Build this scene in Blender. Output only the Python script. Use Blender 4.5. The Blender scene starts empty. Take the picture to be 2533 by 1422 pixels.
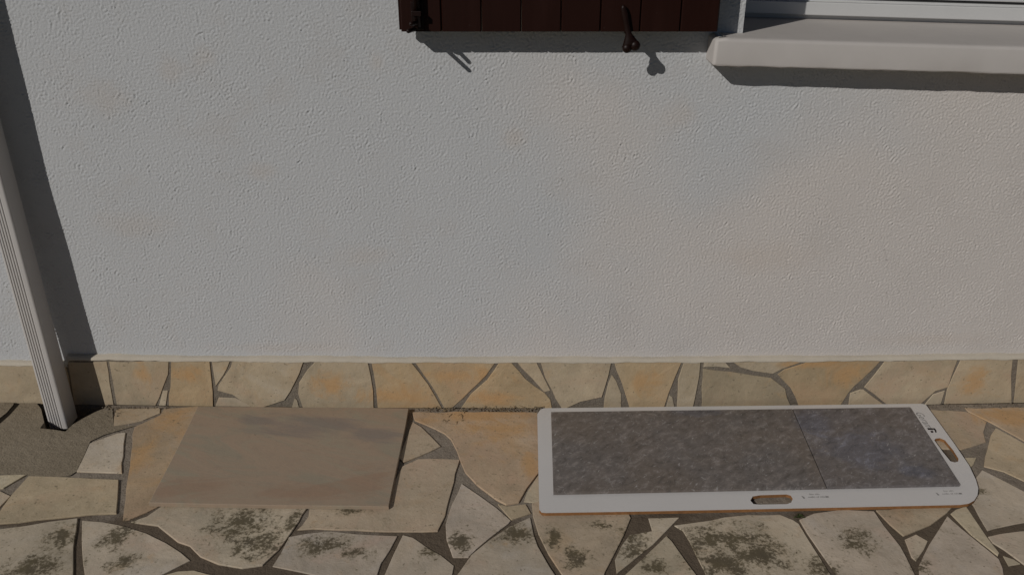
import bpy, bmesh, math, random
import numpy as np
from mathutils import Vector, Matrix
from mathutils.geometry import tessellate_polygon

# ---------------------------------------------------------------- camera, sky, sun, exposure
S = bpy.context.scene
C = S.collection
H = 1.25                      # camera height
TH = math.radians(25.3)       # pitch below horizontal
F = 2107.0                    # focal length in photo pixels
PW, PH = 2533.0, 1422.0
cam_d = bpy.data.cameras.new('camera')
cam = bpy.data.objects.new('camera', cam_d)
C.objects.link(cam)
cam_d.sensor_width = 36.0
cam_d.lens = F / PW * 36.0
cam_d.clip_start, cam_d.clip_end = 0.05, 300.0
cam.location = (0, 0, H)
cam.rotation_euler = (math.pi / 2 - TH, 0, 0)
S.camera = cam

SUN = Vector((0.90, 1.0, -0.81)).normalized()     # direction the light travels
world = bpy.data.worlds.new('World')
S.world = world
world.use_nodes = True
wn = world.node_tree
sky = wn.nodes.new('ShaderNodeTexSky')
sky.sky_type = 'NISHITA'
sky.sun_disc = False
sky.air_density, sky.dust_density, sky.altitude = 0.5, 0.3, 1500.0
sky.sun_elevation = math.asin(-SUN.z)
sky.sun_rotation = math.atan2(-SUN.x, -SUN.y)
bg = wn.nodes['Background']
bg.inputs['Strength'].default_value = 0.05
wn.links.new(sky.outputs['Color'], bg.inputs['Color'])
sun_d = bpy.data.lights.new('sun', 'SUN')
sun_d.energy = 5.0
sun_d.angle = math.radians(0.5)
sun_d.color = (1.0, 0.965, 0.92)
sun_o = bpy.data.objects.new('sun', sun_d)
C.objects.link(sun_o)
sun_o.location = (-3, -4, 4)
sun_o.rotation_euler = (-SUN).to_track_quat('Z', 'Y').to_euler()
S.view_settings.view_transform = 'Standard'
S.view_settings.look = 'None'
S.view_settings.exposure = -1.31
S.view_settings.gamma = 1.0
S.view_settings.use_curve_mapping = False

random.seed(7)
rng = np.random.default_rng(7)

# ---------------------------------------------------------------- pixel -> place
CT, ST = math.cos(TH), math.sin(TH)
def ray(u, v):
    x = (u - PW / 2) / F
    y = (PH / 2 - v) / F
    return Vector((x, CT + y * ST, -ST + y * CT))
def on_z(u, v, z=0.0):
    d = ray(u, v); s = (z - H) / d.z
    return Vector((d.x * s, d.y * s, z))
def on_y(u, v, Y):
    d = ray(u, v); s = Y / d.y
    return Vector((d.x * s, Y, H + d.z * s))

YP = on_z(1266, 1006).y          # plinth front plane
ZP = on_y(1266, 891, YP).z       # plinth top
D = YP + 0.014                   # stucco wall plane
BK = 0.5 * ((on_z(2500, 994).y - YP) / on_z(2500, 994).x ** 2 + (on_z(10, 992).y - YP) / on_z(10, 992).x ** 2)
def bow(x, z=0.0):               # the old wall is not straight: its foot bows back towards the ends
    return BK * min(x * x, 1.9) * max(0.0, 1.0 - max(z, 0.0) / 0.62)
def yg(x): return YP + bow(x) - 0.005
def on_plinth(u, v):
    p = on_y(u, v, YP)
    for _ in range(4): p = on_y(u, v, YP + bow(p.x, p.z))
    return p
XLOW = on_z(140, 1060).x         # left of the downspout the plinth is lower
ZLOW = on_plinth(40, 899).z
R1 = (0, 850, 2.486); R2 = (600, 850, 2.485); R3 = (1260, 850, 2.486); R4 = (1880, 850, 2.4855)
def px(reg, pts):
    return [(reg[0] + a / reg[2], reg[1] + b / reg[2]) for a, b in pts] if reg else list(pts)

# ---------------------------------------------------------------- node helpers
def mat(name, rough=0.8, spec=0.3):
    m = bpy.data.materials.new(name)
    m.use_nodes = True
    b = m.node_tree.nodes['Principled BSDF']
    b.inputs['Roughness'].default_value = rough
    b.inputs['Specular IOR Level'].default_value = spec
    return m, m.node_tree, b
def N(nt, typ, **kw):
    n = nt.nodes.new(typ)
    for k, v in kw.items(): setattr(n, k, v)
    return n
def setin(nt, sock, v):
    if isinstance(v, bpy.types.NodeSocket): nt.links.new(v, sock)
    else: sock.default_value = v
def noise(nt, vec, scale, detail=4, rough=0.55, dist=0.0):
    n = N(nt, 'ShaderNodeTexNoise')
    setin(nt, n.inputs['Vector'], vec)
    n.inputs['Scale'].default_value = scale
    n.inputs['Detail'].default_value = detail
    n.inputs['Roughness'].default_value = rough
    n.inputs['Distortion'].default_value = dist
    return n.outputs['Fac']
def maprange(nt, v, a, b, c=0.0, d=1.0, smooth=False):
    n = N(nt, 'ShaderNodeMapRange')
    n.interpolation_type = 'SMOOTHSTEP' if smooth else 'LINEAR'
    setin(nt, n.inputs[0], v)
    for i, q in enumerate((a, b, c, d)): n.inputs[i + 1].default_value = q
    return n.outputs[0]
def math_(nt, op, a, b=0.0, clamp=False):
    n = N(nt, 'ShaderNodeMath', operation=op, use_clamp=clamp)
    setin(nt, n.inputs[0], a); setin(nt, n.inputs[1], b)
    return n.outputs[0]
def mixc(nt, f, a, b, mode='MIX'):
    n = N(nt, 'ShaderNodeMix', data_type='RGBA', blend_type=mode)
    setin(nt, n.inputs[0], f)
    for i, q in ((6, a), (7, b)):
        if isinstance(q, (tuple, list)): n.inputs[i].default_value = (*q[:3], 1)
        else: setin(nt, n.inputs[i], q)
    return n.outputs[2]
def position(nt):
    return N(nt, 'ShaderNodeNewGeometry').outputs['Position']
def scaled(nt, vec, s, rot=(0, 0, 0)):
    if any(rot):                                   # turn first, then stretch
        m = N(nt, 'ShaderNodeMapping'); setin(nt, m.inputs['Vector'], vec)
        m.inputs['Rotation'].default_value = rot; vec = m.outputs[0]
    n = N(nt, 'ShaderNodeMapping')
    setin(nt, n.inputs['Vector'], vec)
    n.inputs['Scale'].default_value = s
    return n.outputs[0]
def bump(nt, b, h, strength, dist):
    n = N(nt, 'ShaderNodeBump')
    n.inputs['Strength'].default_value = strength
    n.inputs['Distance'].default_value = dist
    setin(nt, n.inputs['Height'], h)
    nt.links.new(n.outputs[0], b.inputs['Normal'])
def blobs(nt, pos, items, plane='z'):
    """union of soft patches; items: photo px centre and px radii, put on the ground or the plinth face"""
    acc = None
    for (u, v, ru, rv) in items:
        if plane == 'z':
            c = on_z(u, v); rx = (on_z(u + ru, v) - c).length; r2 = (on_z(u, v - rv) - c).length
            sc = (1 / rx, 1 / r2, 0)
        else:
            c = on_y(u, v, YP); rx = (on_y(u + ru, v, YP) - c).length; r2 = (on_y(u, v - rv, YP) - c).length
            sc = (1 / rx, 0, 1 / r2)
        s = N(nt, 'ShaderNodeVectorMath', operation='SUBTRACT'); setin(nt, s.inputs[0], pos); s.inputs[1].default_value = c
        m = N(nt, 'ShaderNodeVectorMath', operation='MULTIPLY'); nt.links.new(s.outputs[0], m.inputs[0]); m.inputs[1].default_value = sc
        l = N(nt, 'ShaderNodeVectorMath', operation='LENGTH'); nt.links.new(m.outputs[0], l.inputs[0])
        r = maprange(nt, l.outputs['Value'], 1.15, 0.15, 0, 1)
        acc = r if acc is None else math_(nt, 'MAXIMUM', acc, r)
    return acc

# ---------------------------------------------------------------- materials
def stucco_material():
    m, nt, b = mat('white_stucco', 0.9, 0.15)
    p = position(nt)
    big = noise(nt, p, 1.6, 3, 0.5)
    mid = noise(nt, p, 9, 4, 0.6)
    fine = noise(nt, p, 420, 3, 0.6)
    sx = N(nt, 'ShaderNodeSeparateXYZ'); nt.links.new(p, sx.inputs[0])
    # warmer and paler towards the window side and the foot, greyer elsewhere
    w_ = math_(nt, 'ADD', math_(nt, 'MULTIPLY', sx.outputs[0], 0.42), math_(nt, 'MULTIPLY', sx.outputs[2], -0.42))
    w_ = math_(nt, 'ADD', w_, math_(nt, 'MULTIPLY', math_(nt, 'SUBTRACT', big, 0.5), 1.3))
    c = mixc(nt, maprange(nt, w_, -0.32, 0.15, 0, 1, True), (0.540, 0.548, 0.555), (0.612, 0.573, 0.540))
    c = mixc(nt, maprange(nt, mid, 0.55, 0.78, 0, 0.35), c, (0.50, 0.465, 0.435))
    ws = math_(nt, 'ADD', blobs(nt, p, [(415, 175, 45, 55), (500, 145, 40, 45), (640, 430, 60, 30), (1270, 345, 50, 45), (930, 155, 30, 40), (1690, 290, 70, 60), (250, 250, 90, 60), (330, 560, 150, 50), (900, 640, 120, 40), (1900, 640, 200, 60), (2300, 850, 240, 24), (700, 868, 260, 20)], 'y'), math_(nt, 'MULTIPLY', math_(nt, 'SUBTRACT', noise(nt, p, 22, 5, 0.65), 0.5), 1.2))
    c = mixc(nt, maprange(nt, ws, 0.15, 1.1, 0, 0.20, True), c, (0.56, 0.46, 0.37))
    pits = maprange(nt, noise(nt, p, 150, 2, 0.5), 0.30, 0.22, 0, 0.7)
    c = mixc(nt, pits, c, (0.22, 0.20, 0.18))
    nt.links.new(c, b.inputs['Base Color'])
    h = math_(nt, 'ADD', fine, math_(nt, 'MULTIPLY', noise(nt, p, 190, 2, 0.5, 0.6), 1.5))
    bump(nt, b, h, 0.45, 0.0012)
    return m
def stone_material(name, stain_items, rust_items, plane):
    m, nt, b = mat(name, 0.78, 0.25)
    p = position(nt)
    oi = N(nt, 'ShaderNodeObjectInfo')
    base = oi.outputs['Color']
    off = N(nt, 'ShaderNodeVectorMath', operation='ADD')
    rnd = math_(nt, 'MULTIPLY', oi.outputs['Random'], 40.0)
    cmb = N(nt, 'ShaderNodeCombineXYZ'); nt.links.new(rnd, cmb.inputs[0]); nt.links.new(rnd, cmb.inputs[1])
    nt.links.new(p, off.inputs[0]); nt.links.new(cmb.outputs[0], off.inputs[1])
    q = off.outputs[0]
    n1 = noise(nt, q, 7, 5, 0.6, 0.8)
    n2 = noise(nt, q, 38, 5, 0.65)
    n3 = noise(nt, q, 300, 3, 0.6)
    c = mixc(nt, maprange(nt, n1, 0.3, 0.7, 0, 1), mixc(nt, 1.0, base, (0.80, 0.79, 0.76), 'MULTIPLY'), mixc(nt, 1.0, base, (1.16, 1.13, 1.08), 'MULTIPLY'))
    c = mixc(nt, maprange(nt, n2, 0.52, 0.75, 0, 0.45), c, mixc(nt, 1.0, base, (0.72, 0.67, 0.62), 'MULTIPLY'))
    c = mixc(nt, maprange(nt, n2, 0.46, 0.28, 0, 0.4), c, mixc(nt, 1.0, base, (1.18, 1.18, 1.2), 'MULTIPLY'))
    n4 = noise(nt, q, 3.2, 5, 0.65, 1.5)
    c = mixc(nt, maprange(nt, n4, 0.50, 0.72, 0, 0.75, True), c, mixc(nt, 1.0, base, (1.04, 0.92, 0.88), 'MULTIPLY'))
    c = mixc(nt, maprange(nt, n4, 0.47, 0.28, 0, 0.75, True), c, mixc(nt, 1.0, base, (1.06, 1.09, 1.14), 'MULTIPLY'))
    # iron staining in the rock
    rust_n = maprange(nt, noise(nt, q, 4.5, 4, 0.6, 1.2), 0.54, 0.72, 0, 0.55, True)
    rust_n = math_(nt, 'MULTIPLY', rust_n, oi.outputs['Alpha'])
    if rust_items:
        rb = math_(nt, 'ADD', blobs(nt, p, rust_items, plane), math_(nt, 'MULTIPLY', math_(nt, 'SUBTRACT', noise(nt, p, 11, 6, 0.7, 1.4), 0.5), 2.6))
        rust_n = math_(nt, 'MAXIMUM', rust_n, maprange(nt, rb, 0.10, 1.05, 0, 0.80, True))
    c = mixc(nt, rust_n, c, mixc(nt, n2, (0.47, 0.27, 0.12), (0.58, 0.37, 0.18)))
    # pits and specks
    spk = maprange(nt, noise(nt, p, 130, 2, 0.5), 0.655, 0.73, 0, 0.5)
    c = mixc(nt, spk, c, (0.10, 0.085, 0.06))
    if stain_items:
        v = math_(nt, 'MULTIPLY', blobs(nt, p, stain_items, plane), 0.80)
        v = math_(nt, 'ADD', v, math_(nt, 'MULTIPLY', math_(nt, 'SUBTRACT', noise(nt, p, 27, 5, 0.7, 0.5), 0.5), 2.1))
        v = math_(nt, 'ADD', v, math_(nt, 'MULTIPLY', math_(nt, 'SUBTRACT', noise(nt, p, 130, 4, 0.75), 0.5), 1.9))
        st = maprange(nt, v, 0.38, 0.82, 0, 0.86, True)
        soft = maprange(nt, v, 0.05, 0.70, 0, 0.42, True)
        c = mixc(nt, soft, c, (0.24, 0.20, 0.125))
        c = mixc(nt, st, c, mixc(nt, noise(nt, p, 24, 3), (0.058, 0.045, 0.035), (0.115, 0.092, 0.042)))
    nt.links.new(c, b.inputs['Base Color'])
    h = math_(nt, 'ADD', math_(nt, 'MULTIPLY', n2, 2.2), math_(nt, 'MULTIPLY', n3, 0.5))
    h = math_(nt, 'ADD', h, math_(nt, 'MULTIPLY', n1, 5.0))
    bump(nt, b, h, 0.42, 0.0017)
    return m
def mortar_material(name, c0, c1, dirt=0.35, dirty=None):
    m, nt, b = mat(name, 0.92, 0.15)
    p = position(nt)
    c = mixc(nt, maprange(nt, noise(nt, p, 9, 5, 0.65), 0.3, 0.7), c0, c1)
    c = mixc(nt, maprange(nt, noise(nt, p, 210, 3, 0.6), 0.56, 0.72, 0, 0.6), c, tuple(x * 0.5 for x in c0))
    c = mixc(nt, maprange(nt, noise(nt, p, 300, 2, 0.5), 0.62, 0.72, 0, 0.45), c, tuple(min(1, x * 1.9) for x in c1))
    c = mixc(nt, maprange(nt, noise(nt, p, 3.3, 4, 0.6), 0.52, 0.68, 0, dirt), c, (0.075, 0.058, 0.038))
    if dirty:
        dd = math_(nt, 'ADD', blobs(nt, p, dirty), math_(nt, 'MULTIPLY', math_(nt, 'SUBTRACT', noise(nt, p, 12, 4, 0.6), 0.5), 0.8))
        c = mixc(nt, maprange(nt, dd, 0.1, 0.5, 0, 0.85, True), c, (0.112, 0.084, 0.058))
    nt.links.new(c, b.inputs['Base Color'])
    h = math_(nt, 'ADD', noise(nt, p, 240, 4, 0.7), math_(nt, 'MULTIPLY', noise(nt, p, 50, 3, 0.6), 2.0))
    bump(nt, b, h, 0.7, 0.003)
    return m
def plain(name, col, rough=0.5, spec=0.4, var=0.06, nscale=30, bstr=0.0, bscale=300):
    m, nt, b = mat(name, rough, spec)
    p = position(nt)
    n = noise(nt, p, nscale, 4, 0.6)
    c = mixc(nt, n, tuple(max(0, x * (1 - 2 * var)) for x in col), tuple(x * (1 + 2 * var) for x in col))
    nt.links.new(c, b.inputs['Base Color'])
    if bstr: bump(nt, b, noise(nt, p, bscale, 3, 0.6), bstr, 0.001)
    return m

STAINS = [(600, 1300, 115, 62), (640, 1345, 90, 50), (290, 1325, 62, 45), (95, 1400, 115, 38), (800, 1350, 110, 36), (880, 1365, 60, 22),
          (1140, 1340, 38, 42), (1275, 1322, 80, 30), (1570, 1345, 60, 60), (1785, 1395, 130, 45), (1880, 1370, 110, 62),
          (1725, 1345, 40, 55), (1075, 1362, 45, 26), (2035, 1405, 60, 35), (725, 1285, 30, 35), (870, 1262, 60, 16), (2280, 1400, 40, 30),
          (300, 1395, 60, 30), (2120, 1340, 60, 40), (1480, 1300, 40, 14), (1800, 1330, 160, 50), (150, 1330, 60, 40), (1420, 1380, 50, 40), (2420, 1215, 50, 12), (1620, 1400, 50, 26), (1370, 1330, 34, 40)]
RUST = [(428, 1035, 48, 34), (345, 1130, 40, 60), (1190, 1028, 170, 24), (1230, 1065, 110, 40), (2490, 1030, 110, 24), (1310, 1150, 26, 60)]
RUSTP = [(1590, 945, 55, 42), (2085, 930, 70, 60), (975, 980, 120, 40), (1130, 930, 110, 26), (1220, 985, 80, 22), (820, 955, 60, 40), (345, 930, 30, 35), (455, 930, 50, 30), (2420, 950, 50, 40), (1990, 905, 90, 14)]
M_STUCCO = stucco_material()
M_PAVE = stone_material('paving_stone', STAINS, RUST, 'z')
M_PLINTH = stone_material('plinth_stone', None, RUSTP, 'y')
M_MORTAR = mortar_material('joint_mortar', (0.215, 0.180, 0.145), (0.30, 0.255, 0.205), 0.35, [(350, 1400, 560, 150), (1150, 1390, 420, 120), (1700, 1370, 420, 130), (2300, 1340, 420, 170), (2300, 1125, 80, 50), (100, 1270, 160, 40)])
M_PMORTAR = mortar_material('plinth_mortar', (0.185, 0.155, 0.125), (0.245, 0.21, 0.165), 0.3)
M_LEDGE = plain('ledge_render', (0.53, 0.475, 0.39), 0.9, 0.15, 0.06, 25, 0.4, 260)
M_CONC = mortar_material('old_concrete', (0.245, 0.203, 0.146), (0.295, 0.246, 0.182), 0.15)
M_SOIL_SHADE = plain('soil_and_gap_shade', (0.022, 0.017, 0.012), 0.95, 0.1, 0.25, 60, 0.6, 120)
M_SILL = plain('painted_concrete', (0.53, 0.495, 0.465), 0.7, 0.25, 0.035, 14, 0.12, 350)
M_REVEAL = plain('reveal_render', (0.52, 0.515, 0.51), 0.85, 0.2, 0.03, 14, 0.2, 300)
M_WHITE = plain('white_window_plastic', (0.60, 0.60, 0.59), 0.35, 0.45, 0.015, 20)
M_GASKET = plain('dark_gasket', (0.03, 0.03, 0.03), 0.6, 0.3)
M_PIPE = plain('white_pipe_plastic', (0.56, 0.535, 0.51), 0.45, 0.4, 0.03, 12, 0.05, 200)
M_IRON = plain('brown_painted_iron', (0.0120, 0.0042, 0.0028), 0.45, 0.22, 0.2, 60, 0.15, 200)
M_BOARD = plain('white_laminate', (0.615, 0.595, 0.58), 0.4, 0.4, 0.02, 10)
M_EDGE = plain('brown_board_core', (0.27, 0.130, 0.052), 0.8, 0.2, 0.22, 90, 0.2, 300)
M_PRINT = plain('grey_print', (0.27, 0.26, 0.25), 0.6, 0.2)
M_INK = plain('dark_print', (0.022, 0.010, 0.010), 0.6, 0.2)
M_TWIG = plain('dry_straw', (0.27, 0.20, 0.115), 0.9, 0.1, 0.3, 80)
M_CHIP = plain('grit', (0.19, 0.16, 0.125), 0.9, 0.1, 0.35, 90)
M_LEAF = plain('moss_green', (0.055, 0.075, 0.022), 0.8, 0.2, 0.3, 80)

M_ADDED_LAWN = plain('added_lawn', (0.045, 0.06, 0.022), 0.9, 0.15, 0.3, 25, 0.8, 90)

def shutter_material():
    m, nt, b = mat('dark_brown_paint', 0.5, 0.16)
    p = position(nt)
    g = noise(nt, scaled(nt, p, (60, 60, 3)), 2.0, 4, 0.6)
    c = mixc(nt, g, (0.0150, 0.0040, 0.0022), (0.0205, 0.0058, 0.0034))
    c = mixc(nt, maprange(nt, noise(nt, scaled(nt, p, (14, 14, 2.5)), 1.0, 5, 0.6), 0.52, 0.75, 0, 0.6), c, (0.030, 0.011, 0.008))
    sp = maprange(nt, noise(nt, p, 75, 2, 0.5), 0.73, 0.77, 0, 0.5)
    c = mixc(nt, sp, c, (0.09, 0.075, 0.065))
    nt.links.new(c, b.inputs['Base Color'])
    bump(nt, b, g, 0.15, 0.001)
    return m
M_SHUT = shutter_material()
def slab_material():
    m, nt, b = mat('sandstone_slab', 0.75, 0.25)
    p = position(nt)
    w = noise(nt, scaled(nt, p, (2.0, 7.0, 1), (0, 0, 0.28)), 1.5, 6, 0.62, 1.4)
    n2 = noise(nt, p, 45, 5, 0.65)
    c = mixc(nt, maprange(nt, w, 0.36, 0.50, 0, 1, True), (0.325, 0.272, 0.200), (0.365, 0.275, 0.198))
    c = mixc(nt, maprange(nt, w, 0.50, 0.72, 0, 1, True), c, (0.330, 0.290, 0.212))
    pk = math_(nt, 'ADD', blobs(nt, p, [(470, 1215, 150, 32), (760, 1225, 160, 28), (900, 1200, 70, 45)]), math_(nt, 'MULTIPLY', math_(nt, 'SUBTRACT', noise(nt, scaled(nt, p, (1.5, 8.0, 1), (0, 0, -0.25)), 3.0, 5, 0.65, 0.8), 0.5), 2.4))
    c = mixc(nt, maprange(nt, pk, 0.2, 0.9, 0, 0.6, True), c, (0.33, 0.215, 0.145))
    gr = math_(nt, 'ADD', blobs(nt, p, [(760, 1065, 170, 32), (930, 1085, 100, 26), (640, 1050, 90, 20)]), math_(nt, 'MULTIPLY', math_(nt, 'SUBTRACT', noise(nt, scaled(nt, p, (1.5, 8.0, 1), (0, 0, 0.25)), 2.6, 5, 0.65, 0.8), 0.5), 2.2))
    c = mixc(nt, maprange(nt, gr, 0.2, 0.9, 0, 0.75, True), c, (0.245, 0.205, 0.175))
    c = mixc(nt, maprange(nt, n2, 0.52, 0.75, 0, 0.3), c, (0.24, 0.19, 0.15))
    vein = maprange(nt, math_(nt, 'ABSOLUTE', math_(nt, 'SUBTRACT', noise(nt, p, 5.5, 3, 0.5, 1.2), 0.5)), 0.006, 0.0, 0, 0.5)
    vein = math_(nt, 'MULTIPLY', vein, maprange(nt, noise(nt, p, 14, 2), 0.66, 0.72))
    c = mixc(nt, vein, c, (0.17, 0.10, 0.075))
    sp = maprange(nt, noise(nt, p, 85, 2, 0.5), 0.71, 0.76, 0, 0.7)
    c = mixc(nt, math_(nt, 'MULTIPLY', sp, blobs(nt, p, [(608, 1020, 40, 22), (900, 1035, 110, 26), (700, 1060, 300, 60)])), c, (0.08, 0.04, 0.03))
    nt.links.new(c, b.inputs['Base Color'])
    bump(nt, b, math_(nt, 'ADD', n2, math_(nt, 'MULTIPLY', w, 2)), 0.35, 0.002)
    return m
M_SLAB = slab_material()
def tile_material():
    m, nt, b = mat('slate_look_tile', 0.5, 0.4)
    p = position(nt)
    oi = N(nt, 'ShaderNodeObjectInfo')
    base = oi.outputs['Color']
    n1 = noise(nt, p, 5, 5, 0.6, 0.8)
    n2 = noise(nt, scaled(nt, p, (1.0, 1.7, 1), (0, 0, -0.75)), 34, 6, 0.72, 0.4)
    c = mixc(nt, maprange(nt, n1, 0.35, 0.68), mixc(nt, 1, base, (1.05, 0.985, 0.92), 'MULTIPLY'), mixc(nt, 1, base, (0.98, 1.0, 1.05), 'MULTIPLY'))
    c = mixc(nt, maprange(nt, n2, 0.48, 0.32, 0, 0.8), c, mixc(nt, 1, base, (0.50, 0.49, 0.48), 'MULTIPLY'))
    c = mixc(nt, maprange(nt, n2, 0.52, 0.68, 0, 0.8), c, mixc(nt, 1, base, (1.85, 1.85, 1.88), 'MULTIPLY'))
    f1 = noise(nt, scaled(nt, p, (1.0, 2.6, 1), (0, 0, -0.95)), 60, 3, 0.6, 0.5)
    f2 = noise(nt, scaled(nt, p, (1.0, 3.4, 1), (0, 0, 0.55)), 52, 3, 0.6, 0.5)
    fl = math_(nt, 'MAXIMUM', maprange(nt, f1, 0.63, 0.73, 0, 0.75), maprange(nt, f2, 0.64, 0.74, 0, 0.65))
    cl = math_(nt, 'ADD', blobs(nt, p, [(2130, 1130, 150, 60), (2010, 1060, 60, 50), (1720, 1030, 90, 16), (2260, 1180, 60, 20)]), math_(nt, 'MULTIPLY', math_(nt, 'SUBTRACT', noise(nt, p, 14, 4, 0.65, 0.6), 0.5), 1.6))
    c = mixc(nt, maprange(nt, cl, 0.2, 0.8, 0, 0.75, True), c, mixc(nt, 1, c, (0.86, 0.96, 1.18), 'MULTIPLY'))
    vn = maprange(nt, math_(nt, 'ABSOLUTE', math_(nt, 'SUBTRACT', noise(nt, scaled(nt, p, (1.0, 1.6, 1), (0, 0, -0.8)), 9, 5, 0.65, 1.2), 0.5)), 0.012, 0.0, 0, 0.55)
    vn = math_(nt, 'MULTIPLY', vn, maprange(nt, noise(nt, p, 13, 3), 0.5, 0.62))
    fl = math_(nt, 'MAXIMUM', fl, vn)
    c = mixc(nt, fl, c, (0.40, 0.38, 0.37))
    nt.links.new(c, b.inputs['Base Color'])
    bump(nt, b, math_(nt, 'ADD', n2, math_(nt, 'MULTIPLY', f1, 0.6)), 0.35, 0.0012)
    return m
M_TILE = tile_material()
def glass_material():
    m, nt, b = mat('window_glass', 0.04, 0.6)
    b.inputs['Base Color'].default_value = (0.02, 0.022, 0.022, 1)
    p = position(nt)
    nt.links.new(maprange(nt, noise(nt, p, 8, 3), 0.3, 0.7, 0.03, 0.10), b.inputs['Roughness'])
    return m
M_GLASS = glass_material()

# ---------------------------------------------------------------- mesh helpers
def link(name, me, m, parent=None):
    o = bpy.data.objects.new(name, me)
    C.objects.link(o)
    if m is not None and len(me.materials) == 0: me.materials.append(m)
    if parent is not None: o.parent = parent
    return o
def mesh(name, verts, faces, m, parent=None, smooth=False):
    me = bpy.data.meshes.new(name)
    me.from_pydata([tuple(v) for v in verts], [], faces)
    if smooth: me.polygons.foreach_set('use_smooth', [True] * len(me.polygons))
    me.update()
    return link(name, me, m, parent)
def bm_obj(name, bm, m, parent=None, smooth=False):
    bmesh.ops.recalc_face_normals(bm, faces=bm.faces)
    me = bpy.data.meshes.new(name); bm.to_mesh(me); bm.free()
    if smooth: me.polygons.foreach_set('use_smooth', [True] * len(me.polygons))
    return link(name, me, m, parent)
def thing(name, label, cat, loc=(0, 0, 0), group=None):
    o = bpy.data.objects.new(name, None); C.objects.link(o)
    o.empty_display_size = 0.05
    o.location = loc
    o['label'] = label; o['category'] = cat
    if group: o['group'] = group
    return o
def adopt(root):
    """parts were made in world space: keep them where they are under a moved root"""
    for ch in root.children: ch.matrix_parent_inverse = Matrix.Translation(root.location).inverted()
def box(bm, x0, x1, y0, y1, z0, z1, bev=0.0):
    ret = bmesh.ops.create_cube(bm, size=1.0)
    vs = ret['verts']
    for v in vs:
        v.co = Vector(((x0 + x1) / 2 + v.co.x * (x1 - x0), (y0 + y1) / 2 + v.co.y * (y1 - y0), (z0 + z1) / 2 + v.co.z * (z1 - z0)))
    if bev:
        es = list({e for v in vs for e in v.link_edges})
        bmesh.ops.bevel(bm, geom=es, offset=bev, segments=2, affect='EDGES', profile=0.5)
def tube(bm, pts, radii, seg=10, caps=True):
    rings = []
    pts = [Vector(p) for p in pts]
    for i, p in enumerate(pts):
        t = (pts[min(i + 1, len(pts) - 1)] - pts[max(i - 1, 0)]).normalized()
        a = t.cross(Vector((0.13, 0.2, 0.97)))
        if a.length < 0.05: a = t.cross(Vector((1, 0, 0)))
        a.normalize(); bb = t.cross(a)
        r = radii[i] if isinstance(radii, (list, tuple)) else radii
        rings.append([bm.verts.new(p + (a * math.cos(k * 2 * math.pi / seg) + bb * math.sin(k * 2 * math.pi / seg)) * r) for k in range(seg)])
    for i in range(len(rings) - 1):
        for k in range(seg):
            bm.faces.new((rings[i][k], rings[i][(k + 1) % seg], rings[i + 1][(k + 1) % seg], rings[i + 1][k]))
    if caps:
        bm.faces.new(rings[0][::-1]); bm.faces.new(rings[-1])
def area2(p):
    return sum(p[i][0] * p[(i + 1) % len(p)][1] - p[(i + 1) % len(p)][0] * p[i][1] for i in range(len(p)))
def roughen(p, step, amp):
    """split the sides and nudge the new points, so a split stone has broken edges"""
    out = []
    n = len(p)
    for i in range(n):
        a, b = Vector(p[i]), Vector(p[(i + 1) % n])
        L = (b - a).length
        k = max(1, int(L / step))
        nrm = Vector((-(b - a).y, (b - a).x)) / max(L, 1e-6)
        out.append(a + Vector((random.uniform(-1, 1), random.uniform(-1, 1))) * amp * 0.4)
        for j in range(1, k):
            out.append(a.lerp(b, (j + random.uniform(-0.25, 0.25)) / k) + nrm * random.gauss(0, amp))
    return out
def stone_mesh(name, poly, lift, depth, inset, frame, m, parent, step=0.035, amp=0.0016):
    """prism with broken sides and a worn rim. frame maps (a, b, height) to the world."""
    if area2(poly) < 0: poly = poly[::-1]
    p = roughen([Vector(q) for q in poly], step, amp)
    n = len(p)
    ins = []
    for i in range(n):
        e1 = (p[i] - p[i - 1]); e2 = (p[(i + 1) % n] - p[i])
        e1 = e1.normalized() if e1.length > 1e-6 else Vector((1, 0)); e2 = e2.normalized() if e2.length > 1e-6 else e1
        nn = Vector((-(e1 + e2).y, (e1 + e2).x))
        nn = nn.normalized() if nn.length > 1e-4 else Vector((-e2.y, e2.x))
        ins.append(p[i] + nn * inset * random.uniform(0.6, 1.4))
    tx, ty = random.gauss(0, 0.002), random.gauss(0, 0.002)
    cx = sum(q.x for q in p) / n; cy = sum(q.y for q in p) / n
    top = lambda q: lift + (q.x - cx) * tx + (q.y - cy) * ty
    vs = [frame(q.x, q.y, -depth) for q in p] + [frame(q.x, q.y, top(q) - inset * 0.8) for q in p] + [frame(q.x, q.y, top(q)) for q in ins]
    fs = []
    for i in range(n):
        j = (i + 1) % n
        fs.append((i, j, n + j, n + i)); fs.append((n + i, n + j, 2 * n + j, 2 * n + i))
    tri = tessellate_polygon([[Vector((q.x, q.y, 0)) for q in ins]])
    for t in tri:
        a, b_, c_ = ins[t[0]], ins[t[1]], ins[t[2]]
        cr = (b_ - a).cross(c_ - a)
        if abs(cr) < 1e-12: continue
        fs.append(tuple(2 * n + k for k in (t if cr > 0 else t[::-1])))
    return mesh(name, vs, fs, m, parent)
def sheet_with_holes(name, loops, z, m, parent=None, y_up=False):
    vs = [Vector((q[0], q[1], z)) for l in loops for q in l]
    tri = tessellate_polygon([[Vector((q[0], q[1], 0)) for q in l] for l in loops])
    fs = []
    for t in tri:
        a, b, c = vs[t[0]], vs[t[1]], vs[t[2]]
        cr = (b - a).cross(c - a).z
        if abs(cr) < 1e-12: continue
        fs.append(tuple(t if cr > 0 else t[::-1]))
    return mesh(name, vs, fs, m, parent)

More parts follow.
